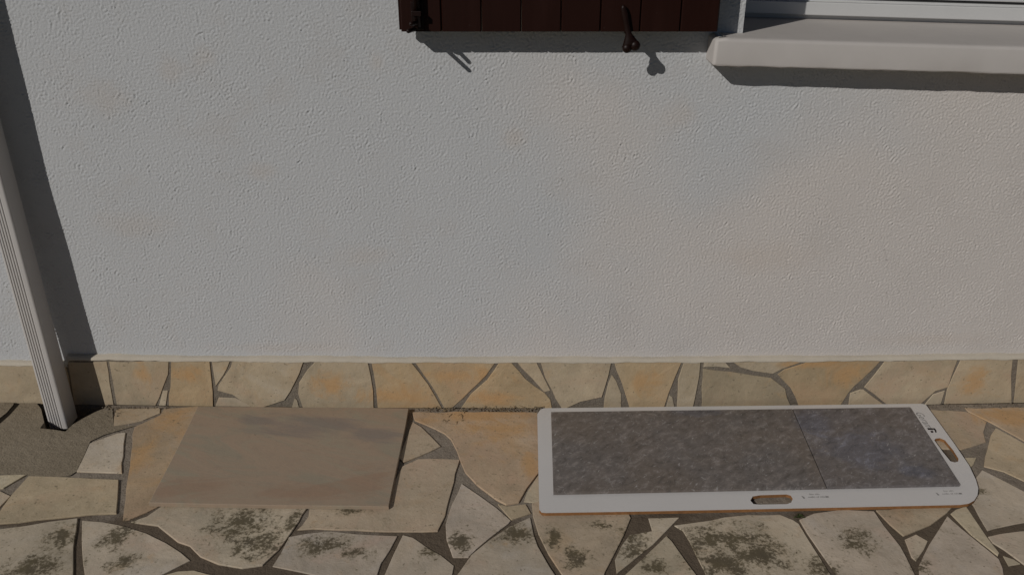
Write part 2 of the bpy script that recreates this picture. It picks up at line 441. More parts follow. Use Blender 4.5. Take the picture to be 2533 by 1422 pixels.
# ---------------------------------------------------------------- ground
ground = mesh('ground', [(-60, -60, -0.16), (60, -60, -0.16), (60, 60, -0.16), (-60, 60, -0.16)], [(0, 1, 2, 3)], M_SOIL_SHADE)
ground['kind'] = 'structure'
added_lawn = mesh('added_lawn', [(-60, -60, -0.03), (60, -60, -0.03), (60, 0.296, -0.03), (-60, 0.296, -0.03)], [(0, 1, 2, 3)], M_ADDED_LAWN)  # unseen dark lawn, added to cut the light bounced onto the wall
added_lawn['kind'] = 'structure'
paving = bpy.data.objects.new('paving', None); C.objects.link(paving); paving['kind'] = 'structure'
# drain hole round the foot of the downspout (notch in the wall side of the sheets)
hole = [on_z(u, v) for u, v in px(R1, [(655, 372), (640, 398), (585, 420), (505, 462), (447, 497), (402, 540), (330, 528), (245, 520), (272, 485), (252, 400), (238, 352)])]
hole = [(q.x, q.y) for q in hole]
hole[0] = (hole[0][0], yg(hole[0][0])); hole[-1] = (hole[-1][0], yg(hole[-1][0]))
hx0, hx1 = hole[-1][0], hole[0][0]
def gline(x0, x1, n=24): return [(x0 + (x1 - x0) * k / n, yg(x0 + (x1 - x0) * k / n)) for k in range(n + 1)]
bed_loop = [(-3.2, 0.3), (3.2, 0.3)] + gline(3.2, hx1 + 0.001) + hole + gline(hx0 - 0.001, -3.2)
sheet_with_holes('mortar_bed', [bed_loop], -0.0022, M_MORTAR, paving)
# walls of the drain hole and the buried side of the bed
hv, hf = [], []
for (a, b_) in hole: hv += [(a, b_, -0.0022), (a, b_, -0.155)]
for i in range(len(hole) - 1): hf.append((2 * i, 2 * i + 1, 2 * i + 3, 2 * i + 2))
mesh('drain_side', hv, hf, M_CONC, paving)
# concrete round the drain, in two pours with an open crack between
def gz(reg, pts, z=0.0): return [(q.x, q.y) for q in (on_z(u, v, z) for u, v in px(reg, pts))]
padA = gz(R1, [(-500, 800), (-500, 700), (0, 492), (60, 440), (118, 375), (135, 352)])
padA = [(x, min(y, yg(x))) for x, y in padA]
pad_main = padA + [hole[-1]] + hole[::-1][1:] + gz(R1, [(690, 400), (700, 505), (830, 505), (640, 560), (555, 600), (515, 690), (470, 785), (430, 812), (300, 825), (160, 808), (0, 802)])
sheet_with_holes('concrete_pad', [pad_main], 0.0005, M_CONC, paving)
padB = gz(R1, [(-500, 660), (-500, 345), (0, 350), (95, 355), (80, 378), (40, 425), (-8, 462)])
padB = [(x, min(y, yg(x))) for x, y in padB]
sheet_with_holes('concrete_pad', [padB], 0.0005, M_CONC, paving)

# soil-dark sheets painting in the shade of the plinth gap and concrete crack
for x0, x1 in ((-3.2, hx0), (hx1, 3.2)):
    gl = gline(x0, x1)
    mesh('gap_shade', [(x, y - 0.002, -0.0045) for x, y in gl] + [(x, y + 0.010, -0.0045) for x, y in gl], [(k, k + 1, k + 26, k + 25) for k in range(24)], M_SOIL_SHADE, paving)
ck = gz(R1, [(-500, 702), (0, 494), (62, 441), (120, 374), (136, 352), (94, 354), (79, 379), (39, 426), (-9, 461), (-500, 658)])
mesh('gap_shade', [(x, min(y, yg(x)), -0.0012) for x, y in ck], [tuple(range(len(ck)))[::-1]], M_SOIL_SHADE, paving)
Z0 = lambda a, b, h: Vector((a, b, h))
STONES = [
 (R1, [(715, 400), (985, 393), (985, 425), (880, 470), (700, 508)], 0),
 (R1, [(725, 550), (772, 548), (760, 690), (750, 795), (620, 790), (472, 785), (520, 690), (555, 612), (640, 580)], 2),
 (R1, [(830, 510), (985, 440), (1010, 400), (1215, 385), (1400, 500), (1300, 900), (1070, 983), (1000, 987), (900, 1035), (800, 1078), (755, 1085), (775, 900), (800, 750), (815, 620)], 1),
 (R1, [(175, 815), (400, 822), (560, 830), (730, 838), (722, 950), (715, 1045), (560, 1050), (360, 1070), (0, 1105), (-300, 1130), (-300, 1080), (-20, 1060), (75, 925)], 0),
 (R1, [(0, 808), (160, 806), (20, 888), (-80, 892), (-300, 880), (-300, 812)], 2),
 (R1, [(0, 905), (65, 935), (0, 1000), (-40, 1040), (-300, 1060), (-300, 900)], 2),
 (R1, [(0, 1140), (300, 1095), (475, 1075), (470, 1150), (452, 1250), (450, 1422), (440, 1600), (-300, 1650), (-300, 1165)], 3),
 (R1, [(508, 1085), (640, 1095), (760, 1120), (900, 1165), (1020, 1225), (1110, 1280), (1168, 1332), (1000, 1415), (880, 1480), (840, 1600), (515, 1600), (512, 1350), (505, 1200)], 3),
 (None, [(400, 1424), (440, 1412), (480, 1410), (515, 1420), (600, 1432), (650, 1500), (380, 1520)], 2),
 (None, [(325, 1291), (362, 1278), (402, 1250), (430, 1220), (740, 1220), (760, 1256), (748, 1272), (738, 1290), (715, 1325), (690, 1360), (650, 1397), (600, 1405), (540, 1395), (495, 1376), (470, 1350), (440, 1340), (390, 1300)], 3),
 (R2, [(415, 1005), (430, 900), (900, 900), (985, 752), (1080, 710), (1335, 714), (1305, 800), (1275, 930), (1245, 1060), (1200, 1150), (1100, 1155), (900, 1154), (600, 1143), (440, 1135), (335, 1142), (365, 1115), (405, 1060)], 0),
 (R2, [(285, 1185), (400, 1165), (540, 1152), (700, 1168), (950, 1182), (905, 1270), (850, 1350), (800, 1500), (660, 1480), (500, 1432), (350, 1400), (185, 1365), (240, 1280)], 3),
 (R2, [(985, 1172), (1050, 1190), (1140, 1250), (1220, 1300), (1300, 1362), (1285, 1440), (1260, 1550), (860, 1550), (870, 1422), (930, 1290)], 3),
 (R2, [(1045, 482), (1100, 512), (1160, 575), (1215, 632), (1160, 660), (1100, 685), (988, 728), (960, 700), (1000, 600)], 0),
 (None, [(1019, 1019), (1026, 1039), (1048, 1048), (1075, 1060), (1100, 1072), (1115, 1087), (1131, 1115), (1139, 1140), (1151, 1168), (1180, 1200), (1228, 1236), (1252, 1248), (1283, 1243), (1303, 1208), (1328, 1175), (1400, 1100), (1400, 1015), (1330, 1020), (1200, 1018)], 1),
 (R3, [(172, 815), (260, 700), (260, 978), (185, 977), (90, 970), (110, 910)], 2),
 (R2, [(1345, 860), (1450, 930), (1560, 1010), (1650, 1085), (1635, 1105), (1520, 1190), (1440, 1260), (1388, 1310), (1292, 1310), (1255, 1200), (1248, 1110), (1290, 980)], 4),
 (None, [(1232, 1246), (1256, 1252), (1300, 1247), (1313, 1269), (1266, 1286)], 0),
 (None, [(1167, 1370), (1210, 1335), (1260, 1302), (1312, 1279), (1320, 1320), (1330, 1350), (1358, 1400), (1380, 1432), (1420, 1520), (1120, 1520), (1130, 1422)], 3),
 (R3, [(140, 980), (185, 970), (700, 960), (745, 1070), (700, 1180), (640, 1300), (590, 1400), (540, 1550), (380, 1550), (325, 1422), (240, 1290), (180, 1170), (147, 1060)], 0),
 (R3, [(855, 1072), (1045, 1066), (975, 1135), (890, 1225), (770, 1325), (660, 1412), (650, 1325), (690, 1240), (740, 1172), (880, 1150)], 3),
 (R3, [(965, 1180), (1000, 1215), (1080, 1330), (1150, 1422), (1200, 1530), (600, 1530), (715, 1418), (850, 1290)], 4),
 (None, [(1668, 1299), (1755, 1286), (1850, 1273), (1930, 1272), (1962, 1285), (1976, 1295), (1995, 1325), (2022, 1368), (2055, 1422), (2110, 1520), (1790, 1520), (1748, 1422), (1722, 1372), (1706, 1340), (1690, 1312)], 3),
 (R4, [(240, 1080), (330, 1042), (500, 1020), (700, 1030), (760, 1118), (860, 1242), (950, 1415), (1000, 1530), (520, 1530), (465, 1412), (380, 1290), (290, 1160)], 4),
 (R4, [(715, 1022), (900, 1000), (1190, 995), (1150, 1038), (1050, 1110), (880, 1180), (800, 1110)], 0),
 (R4, [(890, 1203), (960, 1172), (1030, 1212), (960, 1335), (932, 1308)], 2),
 (R4, [(1152, 1062), (1230, 1130), (1310, 1196), (1400, 1268), (1470, 1325), (1490, 1380), (1510, 1500), (985, 1500), (975, 1370), (1040, 1235), (1100, 1140)], 4),
 (R4, [(1172, 1044), (1205, 1018), (1268, 1000), (1310, 1062), (1395, 1190), (1472, 1285), (1462, 1300), (1300, 1172)], 2),
 (R4, [(1365, 775), (1480, 830), (1623, 905), (1800, 985), (1800, 1070), (1560, 1108), (1440, 1135), (1398, 1148), (1350, 1065), (1312, 992), (1260, 920), (1320, 830)], 4),
 (R4, [(1448, 517), (1530, 560), (1623, 612), (1800, 705), (1800, 905), (1623, 842), (1500, 785), (1378, 752), (1400, 640), (1420, 560)], 0),
 (R4, [(1403, 1185), (1480, 1167), (1600, 1152), (1800, 1135), (1800, 1460), (1623, 1355), (1500, 1265), (1430, 1220)], 4),
 (R4, [(1497, 1303), (1560, 1325), (1600, 1350), (1530, 1362)], 2),
 (R4, [(980, 400), (1265, 418), (1330, 442), (1395, 482), (1375, 545), (1388, 602), (1330, 622), (1240, 648), (1000, 640)], 0),
 (R4, [(1275, 412), (1260, 394), (1800, 392), (1800, 690), (1623, 596), (1530, 545), (1445, 497), (1400, 474)], 1),
 (R4, [(1240, 700), (1330, 700), (1312, 740), (1295, 762)], 2),
]
TONES = [(0.455, 0.375, 0.272, 0.5), (0.45, 0.345, 0.235, 1.0), (0.52, 0.45, 0.345, 0.1), (0.485, 0.420, 0.345, 0.15), (0.485, 0.418, 0.335, 0.15)]
def tone(k, spread=0.06):
    r, g, b_, a = TONES[k]; s = 1 + random.uniform(-spread, spread)
    s *= 1.05
    return (r * s, g * s, b_ * s * random.uniform(0.95, 1.05), a)
for reg, pts, k in STONES:
    poly = gz(reg, pts)
    poly = [(x, min(y, yg(x) - 0.001)) for x, y in poly]
    o = stone_mesh('paving_stone', poly, random.uniform(0.0000, 0.0016), 0.012, 0.0009, Z0, M_PAVE, paving)
    o.color = tone(k)
# the same paving going on outside the picture
L_, R_, B_ = on_z(-130, 1422).x, on_z(2660, 1422).x, on_z(0, 1512).y
lt, rt = on_z(-125, 1000), on_z(2660, 1000)
lb, rb = on_z(-125, 1512), on_z(2660, 1512)
halfs = [(Vector((lt.x, lt.y)), Vector((lb.x, lb.y)), -1), (Vector((rt.x, rt.y)), Vector((rb.x, rb.y)), 1), (Vector((lb.x, lb.y)), Vector((rb.x, rb.y)), 0)]
def clip(poly, p0, nrm):
    out = []
    for i in range(len(poly)):
        a, b_ = poly[i], poly[(i + 1) % len(poly)]
        da, db = (a - p0).dot(nrm), (b_ - p0).dot(nrm)
        if da <= 0: out.append(a)
        if (da < 0 < db) or (db < 0 < da): out.append(a.lerp(b_, da / (da - db)))
    return out
def outside_of(q):
    """which border of the traced area the point lies beyond, as a clip half plane"""
    if q.y < lb.y: return (Vector((0, lb.y)), Vector((0, 1)))
    for p0, p1, s in halfs[:2]:
        d = (p1 - p0).normalized(); nrm = Vector((d.y, -d.x))
        if nrm.x * s < 0: nrm = -nrm
        if (q - p0).dot(nrm) > 0: return (p0, -nrm)
    return None
seeds = []
gs = 0.235
for i in range(-10, 11):
    for j in range(-4, 9):
        q = Vector((i * gs + random.uniform(-0.095, 0.095), j * gs + random.uniform(-0.095, 0.095) + 0.03))
        seeds.append(q)
n_ext = 0
for q in seeds:
    o_ = outside_of(q)
    if o_ is None or abs(q.x) > 2.2 or q.y > YP or q.y < 0.36: continue
    cell = [q + Vector(d) for d in ((-0.5, -0.5), (0.5, -0.5), (0.5, 0.5), (-0.5, 0.5))]
    for r in seeds:
        if r is q or (r - q).length > 0.75: continue
        nrm = (r - q).normalized()
        cell = clip(cell, (q + r) / 2 - nrm * random.uniform(0.003, 0.011), nrm)
    cell = clip(cell, *o_)
    cell = clip(cell, Vector((0, yg(q.x) - 0.002)), Vector((0, 1)))
    cell = clip(cell, Vector((0, 0.305)), Vector((0, -1)))
    if q.x < lt.x: cell = clip(cell, Vector((0, 1.53)), Vector((0, 1)))
    if len(cell) < 3 or abs(area2(cell)) < 0.008: continue
    o = stone_mesh('paving_stone', cell, random.uniform(0.0000, 0.0016), 0.012, 0.0009, Z0, M_PAVE, paving, 0.06, 0.002)
    o.color = tone(random.choice((0, 0, 3, 4, 4)))
    n_ext += 1

# ---------------------------------------------------------------- stucco wall
XO = on_y(1841, 45, D).x                    # left side of the window opening
ZS = on_y(1838, 82, D).z                    # sill level at the wall face
ZTOP, XRO = 2.05, XO + 1.25
def fft_band(nx, nz, dx, lam, width, orient=None, ow=0.35):
    kx = np.fft.fftfreq(nx, dx)[None, :]; kz = np.fft.fftfreq(nz, dx)[:, None]
    k = np.sqrt(kx ** 2 + kz ** 2) + 1e-9
    f = np.exp(-((np.log(k * lam)) / width) ** 2)
    if orient is not None:
        a = np.arctan2(kz, kx) - orient
        f = f * np.exp(-(np.sin(a) / ow) ** 2)
    r = np.fft.ifft2(np.fft.fft2(rng.standard_normal((nz, nx))) * f).real
    return r / r.std()
wx0, wx1, wz0, wz1, st = -1.56, 1.56, ZP - 0.035, 1.34, 0.00225
nxl = int(round((XO - wx0) / st)); st = (XO - wx0) / nxl
nx = nxl + int((wx1 - XO) / st) + 1
nz = int((wz1 - wz0) / st) + 1
iz = int(round((ZS - wz0) / st))
wz0 = ZS - iz * st
hgt = np.zeros((nz, nx))
wsum = np.zeros((nz, nx))
for k in range(5):                            # short trowel strokes in drifting directions
    w = np.exp(1.3 * fft_band(nx, nz, st, 0.026, 0.5))
    hgt += w * fft_band(nx, nz, st, 0.0088, 0.36, k * math.pi / 5, 0.45)
    wsum += w
hgt /= wsum
hgt /= hgt.std()
soft = lambda a, t: np.sign(a) * np.clip(np.abs(a) - t, 0, None)
hgt = np.tanh(soft(hgt, 0.33) * 1.0) - 0.4 * np.clip(-hgt - 1.3, 0, None)      # strokes with flat places between
iso = fft_band(nx, nz, st, 0.0066, 0.4)
amp = 0.86 + 0.15 * fft_band(nx, nz, st, 0.16, 0.6) + 0.20 * fft_band(nx, nz, st, 0.035, 0.5)
hgt = (hgt * 0.00066 + soft(iso, 0.5) * 0.00050) * np.clip(amp, 0.25, 1.6)
hgt -= 0.0010 * np.clip(fft_band(nx, nz, st, 0.011, 0.3) - 2.75, 0, 1.2)      # pits
hgt += 0.00028 * fft_band(nx, nz, st, 0.30, 0.5)                              # the wall is not quite flat
zz = wz0 + np.arange(nz) * st
fade = np.clip((zz - (ZP + 0.004)) / 0.02, 0.45, 1)[:, None]
hgt *= fade
X = np.broadcast_to(wx0 + np.arange(nx) * st, (nz, nx))
Z = np.broadcast_to(zz[:, None], (nz, nx))
BW = BK * np.minimum(X * X, 1.9) * np.maximum(0.0, 1.0 - np.maximum(Z, 0.0) / 0.62)
co = np.stack([X, D + BW - hgt, Z], -1).reshape(-1, 3)
ii, jj = np.meshgrid(np.arange(nx - 1), np.arange(nz - 1))
keep = ~((ii >= nxl) & (jj >= iz - 15))
a = (jj * nx + ii)[keep]
quads = np.stack([a, a + 1, a + nx + 1, a + nx], -1)
# plain wall beyond the patch, reveals, top, back
wr = wx0 + (nx - 1) * st
wt = wz0 + (nz - 1) * st
ev, ef = [], []
def quad(*p):
    k = len(ev); ev.extend(p); ef.append((k, k + 1, k + 2, k + 3))
d1 = D + 0.0008
quad((-4, d1, -0.15), (wx0, d1, -0.15), (wx0, d1, 2.8), (-4, d1, 2.8))
quad((wx0, d1, wt), (XO, d1, wt), (XO, d1, 2.8), (wx0, d1, 2.8))
quad((XO, d1, ZTOP), (XRO, d1, ZTOP), (XRO, d1, 2.8), (XO, d1, 2.8))
quad((XRO, d1, -0.15), (4, d1, -0.15), (4, d1, 2.8), (XRO, d1, 2.8))
quad((wr, d1, -0.15), (XRO, d1, -0.15), (XRO, d1, ZS), (wr, d1, ZS))
dl = D + BK * 1.9 + 0.012
quad((wx0, dl, -0.15), (wr, dl, -0.15), (wr, dl, wz0 + 0.01), (wx0, dl, wz0 + 0.01))
yb = D + 0.42
quad((XO, D - 0.0002, ZS - 0.03), (XO, yb, ZS - 0.03), (XO, yb, ZTOP), (XO, D - 0.0002, ZTOP))
quad((XRO, d1, ZS - 0.03), (XRO, d1, ZTOP), (XRO, yb, ZTOP), (XRO, yb, ZS - 0.03))
quad((XO, d1, ZTOP), (XO, yb, ZTOP), (XRO, yb, ZTOP), (XRO, d1, ZTOP))
quad((-4, d1, 2.8), (4, d1, 2.8), (4, yb, 2.8), (-4, yb, 2.8))
quad((-4, yb, -0.15), (-4, yb, 2.8), (4, yb, 2.8), (4, yb, -0.15))
quad((-4, d1, -0.15), (-4, d1, 2.8), (-4, yb, 2.8), (-4, yb, -0.15))
quad((4, d1, -0.15), (4, yb, -0.15), (4, yb, 2.8), (4, d1, 2.8))
nb = len(co)
ev = [(x, y + (BK * 1.9 if abs(x) > 1.5 and y < D + 0.01 and z < 0 else 0), z) for x, y, z in ev]
co = np.concatenate([co, np.array(ev)])
quads = np.concatenate([quads, np.array(ef) + nb])
me = bpy.data.meshes.new('house_wall')
me.vertices.add(len(co)); me.vertices.foreach_set('co', co.astype(np.float32).ravel())
me.loops.add(quads.size); me.loops.foreach_set('vertex_index', quads.astype(np.int32).ravel())
me.polygons.add(len(quads))
me.polygons.foreach_set('loop_start', np.arange(0, quads.size, 4, dtype=np.int32))
me.polygons.foreach_set('use_smooth', np.concatenate([np.ones(len(quads) - len(ef), bool), np.zeros(len(ef), bool)]))
me.update(calc_edges=True); me.validate()
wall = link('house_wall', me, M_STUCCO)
wall['label'] = 'pale grey rough stucco house wall above the stone plinth'
wall['category'] = 'wall'

# ---------------------------------------------------------------- plinth
plinth = thing('plinth', 'low band of yellowish crazy stone facing along the wall foot', 'plinth', (0, YP, 0))
yf = YP + 0.003                                # mortar face, behind the stone faces
mx = [-4 + 8 * k / 200 for k in range(201)]
def ztop(x): return ZLOW if x < XLOW else ZP
mv = []
for x in mx: mv += [(x, yf + bow(x), -0.15), (x, yf + bow(x), 0.0), (x, yf + bow(x, ZP), ztop(x) - 0.003)]
mesh('mortar', mv, [(3 * k + j, 3 * k + 3 + j, 3 * k + 4 + j, 3 * k + 1 + j) for k in range(200) for j in (0, 1)], M_PMORTAR, plinth)
# sloping render ledge on top, uneven like a trowelled fillet
def ledge(x0, x1, zt, n):
    lv, lf = [], []
    for i in range(n + 1):
        x = x0 + (x1 - x0) * i / n
        w1 = 0.0010 * math.sin(x * 23) + 0.0008 * math.sin(x * 61 + 2) + random.gauss(0, 0.0004)
        w2 = 0.0016 * math.sin(x * 11 + 1) + 0.0009 * math.sin(x * 47) + random.gauss(0, 0.0007)
        b_ = bow(x, zt)
        lv += [(x, YP + b_ - 0.0012 + random.gauss(0, 0.0004), zt - 0.007 + w1), (x, YP + b_ - 0.0005, zt - 0.001 + w1 * 0.5), (x, YP + b_ + 0.006, zt + 0.0015), (x, D + b_ + 0.002, zt + 0.0035 + w2)]
    for i in range(n):
        for k in range(3): lf.append((4 * i + k, 4 * i + 4 + k, 4 * i + 5 + k, 4 * i + 1 + k))
    mesh('ledge', lv, lf, M_LEDGE, plinth, True)
ledge(XLOW + 0.001, 4, ZP, 420)
ledge(-4, XLOW, ZLOW, 200)
PST = [
 (None, [(-130, 902), (60, 900), (96, 900), (118, 992), (60, 993), (8, 993), (-130, 992)], 0),
 (R1, [(262, 128), (395, 118), (418, 200), (440, 362), (310, 362)], 0),
 (R1, [(415, 118), (655, 112), (672, 240), (695, 365), (455, 365), (432, 215)], 0),
 (R1, [(670, 112), (1035, 112), (1033, 190), (1000, 270), (950, 365), (715, 372), (695, 250)], 0),
 (R1, [(1000, 290), (1030, 290), (1015, 370), (972, 370)], 2),
 (R1, [(1052, 113), (1288, 112), (1298, 200), (1308, 300), (1308, 375), (1035, 375), (1050, 200)], 1),
 (R1, [(1302, 113), (1412, 112), (1395, 155), (1325, 262), (1312, 180)], 0),
 (None, [(574, 895), (750, 896), (740, 925), (718, 968), (704, 990), (650, 1001), (622, 997), (575, 976), (538, 966), (541, 952), (571, 908)], 0),
 (R1, [(1345, 333), (1450, 338), (1560, 368), (1500, 380), (1322, 378)], 2),
 (R2, [(448, 113), (768, 112), (788, 200), (803, 290), (803, 370), (760, 387), (680, 367), (580, 363), (540, 380), (370, 387), (342, 310), (348, 240), (400, 160)], 0),
 (R2, [(320, 335), (335, 350), (345, 386), (303, 386)], 2),
 (R2, [(792, 112), (1033, 112), (1140, 250), (1225, 380), (1100, 376), (1000, 378), (830, 388), (822, 280)], 1),
 (R2, [(1058, 112), (1555, 115), (1495, 200), (1400, 290), (1285, 385), (1240, 380), (1152, 245)], 1),
 (None, [(1236, 896), (1264, 897), (1300, 938), (1348, 973), (1362, 990), (1366, 1003), (1280, 1006), (1200, 1003), (1140, 996), (1165, 975), (1205, 940)], 1),
 (R3, [(48, 115), (168, 117), (200, 185), (252, 290), (215, 300), (140, 215), (75, 150)], 0),
 (R3, [(192, 115), (628, 115), (608, 200), (568, 330), (440, 357), (345, 382), (325, 362), (265, 290), (222, 210)], 0),
 (R3, [(632, 192), (658, 230), (688, 310), (688, 388), (582, 388), (587, 335), (610, 245)], 0),
 (R3, [(645, 115), (1058, 115), (1020, 210), (980, 310), (952, 385), (742, 388), (715, 315), (690, 240), (660, 165)], 1),
 (R3, [(985, 318), (1003, 330), (1020, 378), (965, 378)], 2),
 (R3, [(1075, 115), (1175, 115), (1168, 200), (1130, 380), (1032, 380), (1036, 300), (1038, 220)], 0),
 (None, [(1739, 912), (1812, 921), (1862, 929), (1908, 936), (1943, 962), (1960, 992), (1800, 1003), (1736, 1004)], 3),
 (None, [(1741, 896), (1794, 896), (1807, 911), (1741, 908)], 2),
 (None, [(1813, 895), (1990, 893), (1938, 912), (1912, 925), (1862, 918), (1832, 909)], 0),
 (R4, [(275, 122), (310, 108), (745, 106), (700, 155), (580, 265), (545, 305), (500, 352), (245, 360), (190, 275), (110, 190), (150, 162)], 1),
 (R4, [(768, 112), (1218, 95), (1180, 195), (1158, 268), (1080, 293), (990, 346), (795, 357), (642, 268), (700, 200)], 0),
 (R4, [(618, 284), (638, 284), (775, 358), (550, 358), (556, 305)], 0),
 (R4, [(1020, 346), (1065, 313), (1138, 290), (1120, 346)], 2),
 (R4, [(1240, 93), (1558, 85), (1546, 200), (1548, 300), (1560, 332), (1142, 346), (1152, 285), (1188, 200)], 0),
 (R4, [(1592, 84), (1850, 80), (1850, 340), (1572, 335), (1580, 200)], 0),
]
def plf(a, b, h): return Vector((a, YP + bow(a, b) + 0.0015 - h, b))
PT = [(0.475, 0.396, 0.285, 0.35), (0.475, 0.368, 0.235, 1.0), (0.50, 0.43, 0.325, 0.0), (0.385, 0.32, 0.225, 0.2)]
def add_plinth_stone(poly, k):
    o = stone_mesh('plinth_stone', poly, random.uniform(-0.0002, 0.0012), 0.012, 0.0009, plf, M_PLINTH, plinth, 0.03, 0.0011)
    r, g, b_, a_ = PT[k]; s = random.uniform(0.95, 1.05)
    o.color = (r * s, g * s, b_ * s, a_)
for reg, pts, k in PST:
    poly = [(q.x, min(q.z if q.z > 0.014 else -0.006, (ZLOW if q.x < XLOW else ZP) - 0.004)) for q in (on_plinth(u, v) for u, v in px(reg, pts))]
    # polygons are in (x, z): the outward side faces the viewer (-Y)
    add_plinth_stone(poly, k)
for side in (-1, 1):
    x = on_y(-135, 950, YP).x if side < 0 else on_y(2630, 950, YP).x
    while abs(x) < 2.6:
        w_ = random.uniform(0.10, 0.24); s0, s1 = random.uniform(-0.03, 0.03), random.uniform(-0.03, 0.03)
        xa, xb = x + side * 0.006, x + side * w_
        add_plinth_stone([(xa, -0.006), (xb + s1 * 0.4, -0.006), (xb - s1 * 0.4, (ZLOW if side < 0 else ZP) - 0.004), (xa, (ZLOW if side < 0 else ZP) - 0.004)], random.choice((0, 0, 1, 3)))
        x = x + side * (w_ + 0.012)
adopt(plinth)

# ---------------------------------------------------------------- window with its sill (slightly out of level, as in the photograph)
P_ = 0.054 * H + 0.003
YF = D - P_                                     # sill nose
TILT = math.radians(1.62)
win = thing('window', 'white plastic window with a deep pale painted sill', 'window', (XO, D, ZS))
zf = on_y(1800, 95, YF).z                       # nose top
zn = on_y(1800, 163, YF).z                      # nose underside
YB = on_z(1980, 42, ZS + 0.002).y               # back of the sill
xs = on_y(1768, 130, YF).x
def wp(p):                                      # local point (x, y, z): tilt about the left end of the nose
    x, y, z = p
    dx, dz = x - (XO - 0.05), z - zf
    return Vector((XO - 0.05 + dx * math.cos(TILT) + dz * math.sin(TILT), y, zf - dx * math.sin(TILT) + dz * math.cos(TILT)))
def wbox(name, x0, x1, y0, y1, z0, z1, m, parent, bev=0.0):
    bm = bmesh.new(); box(bm, x0, x1, y0, y1, z0, z1, bev)
    for v in bm.verts: v.co = wp(v.co)
    return bm_obj(name, bm, m, parent)
def sill():
    r = 0.008
    xe = XRO + 0.06
    rise = ZS - zf + 0.0015
    plan = [(xs, D + 0.06)]
    for k in range(9):
        t = k / 8 * math.pi / 2
        plan.append((xs + r - r * math.cos(t), YF + r - r * math.sin(t)))
    nn = 60
    plan += [(xs + r + (xe - xs - r) * k / nn, YF) for k in range(1, nn + 1)]
    plan += [(xe, D + 0.06)]
    n = len(plan)
    def inset(q, d):                            # towards the wall
        x, y = q
        return (x + (d if x < xs + r * 0.9 else 0), min(y + d, D + 0.06) if y < D + 0.05 else y)
    prof = [(0.002, zn - 0.001), (0.0, zn + 0.001), (-0.0003, zn + 0.004), (-0.0003, zf - 0.0085), (0.0006, zf - 0.006), (0.0028, zf - 0.0032), (0.0065, zf - 0.0012), (0.012, zf - 0.0003), (0.018, zf + 0.0002)]
    vs, fs = [], []
    for pi_, (d, z) in enumerate(prof):
        for q in plan:
            x, y = inset(q, d)
            jz = random.gauss(0, 0.0006) if pi_ < 2 else random.gauss(0, 0.00015)
            vs.append(wp((x, y + (random.gauss(0, 0.0004) if pi_ < 2 else 0), z + jz)))
    for k in range(len(prof) - 1):
        for i in range(n - 1):
            fs.append((k * n + i, k * n + i + 1, (k + 1) * n + i + 1, (k + 1) * n + i))
    b0 = len(vs)
    # top slab running back to the frame: strip from the nose line to the back
    top0 = (len(prof) - 1) * n
    back = []
    for q in plan:
        back.append(len(vs)); x, y = inset(q, 0.018)
        vs.append(wp((max(x, XO - 0.05) if y >= D + 0.05 else x, YB + 0.05, ZS + 0.004)))
    for i in range(n - 1): fs.append((top0 + i, top0 + i + 1, back[i + 1], back[i]))
    # underside
    und = []
    for q in plan:
        und.append(len(vs)); x, y = inset(q, 0.004)
        vs.append(wp((x, D + 0.06, zn - 0.0015)))
    for i in range(n - 1): fs.append((i, und[i], und[i + 1], i + 1))
    o = mesh('sill', vs, fs, M_SILL, win, True)
    bm = bmesh.new(); bm.from_mesh(o.data); bmesh.ops.remove_doubles(bm, verts=bm.verts, dist=1e-5); bmesh.ops.recalc_face_normals(bm, faces=bm.faces); bm.to_mesh(o.data); bm.free()
    return o
sill()
# frame: outer profile, drip rail over a dark gap, sash, glass
zb = ZS + 0.002
gap = 0.012
fx0 = XO + 0.001; fx1 = XRO - 0.001
fr = wbox('frame', fx0 - 0.02, fx1 + 0.02, YB + 0.012, YB + 0.06, zb - 0.01, zb + gap, M_WHITE, win)
fb = wbox('frame', fx0 - 0.02, fx1 + 0.02, YB - 0.008, YB + 0.055, zb + gap, zb + gap + 0.030, M_WHITE, win, 0.002)
wbox('drip_rail', fx0 - 0.02, fx1 + 0.02, YB + 0.002, YB + 0.055, zb + gap + 0.0302, zb + gap + 0.036, M_WHITE, win, 0.001)
wbox('gasket', fx0, fx1, YB + 0.012, YB + 0.05, zb + gap + 0.0362, zb + gap + 0.041, M_GASKET, win)
wbox('frame', fx0, fx0 + 0.045, YB - 0.004, YB + 0.05, zb + gap + 0.031, ZTOP - 0.05, M_WHITE, win, 0.002)
wbox('sash', fx0 + 0.046, fx1 - 0.046, YB + 0.006, YB + 0.05, zb + gap + 0.0415, zb + gap + 0.105, M_WHITE, win, 0.004)
wbox('sash', fx0 + 0.046, fx0 + 0.12, YB + 0.0065, YB + 0.05, zb + gap + 0.1052, ZTOP - 0.06, M_WHITE, win, 0.004)
wbox('sash', fx1 - 0.12, fx1 - 0.046, YB + 0.0065, YB + 0.05, zb + gap + 0.1052, ZTOP - 0.06, M_WHITE, win, 0.004)
wbox('frame', fx1 - 0.045, fx1, YB - 0.004, YB + 0.05, zb + gap + 0.031, ZTOP - 0.02, M_WHITE, win, 0.002)
wbox('pane', fx0 + 0.121, fx1 - 0.121, YB + 0.022, YB + 0.030, zb + gap + 0.106, ZTOP - 0.06, M_GLASS, win)
adopt(win)

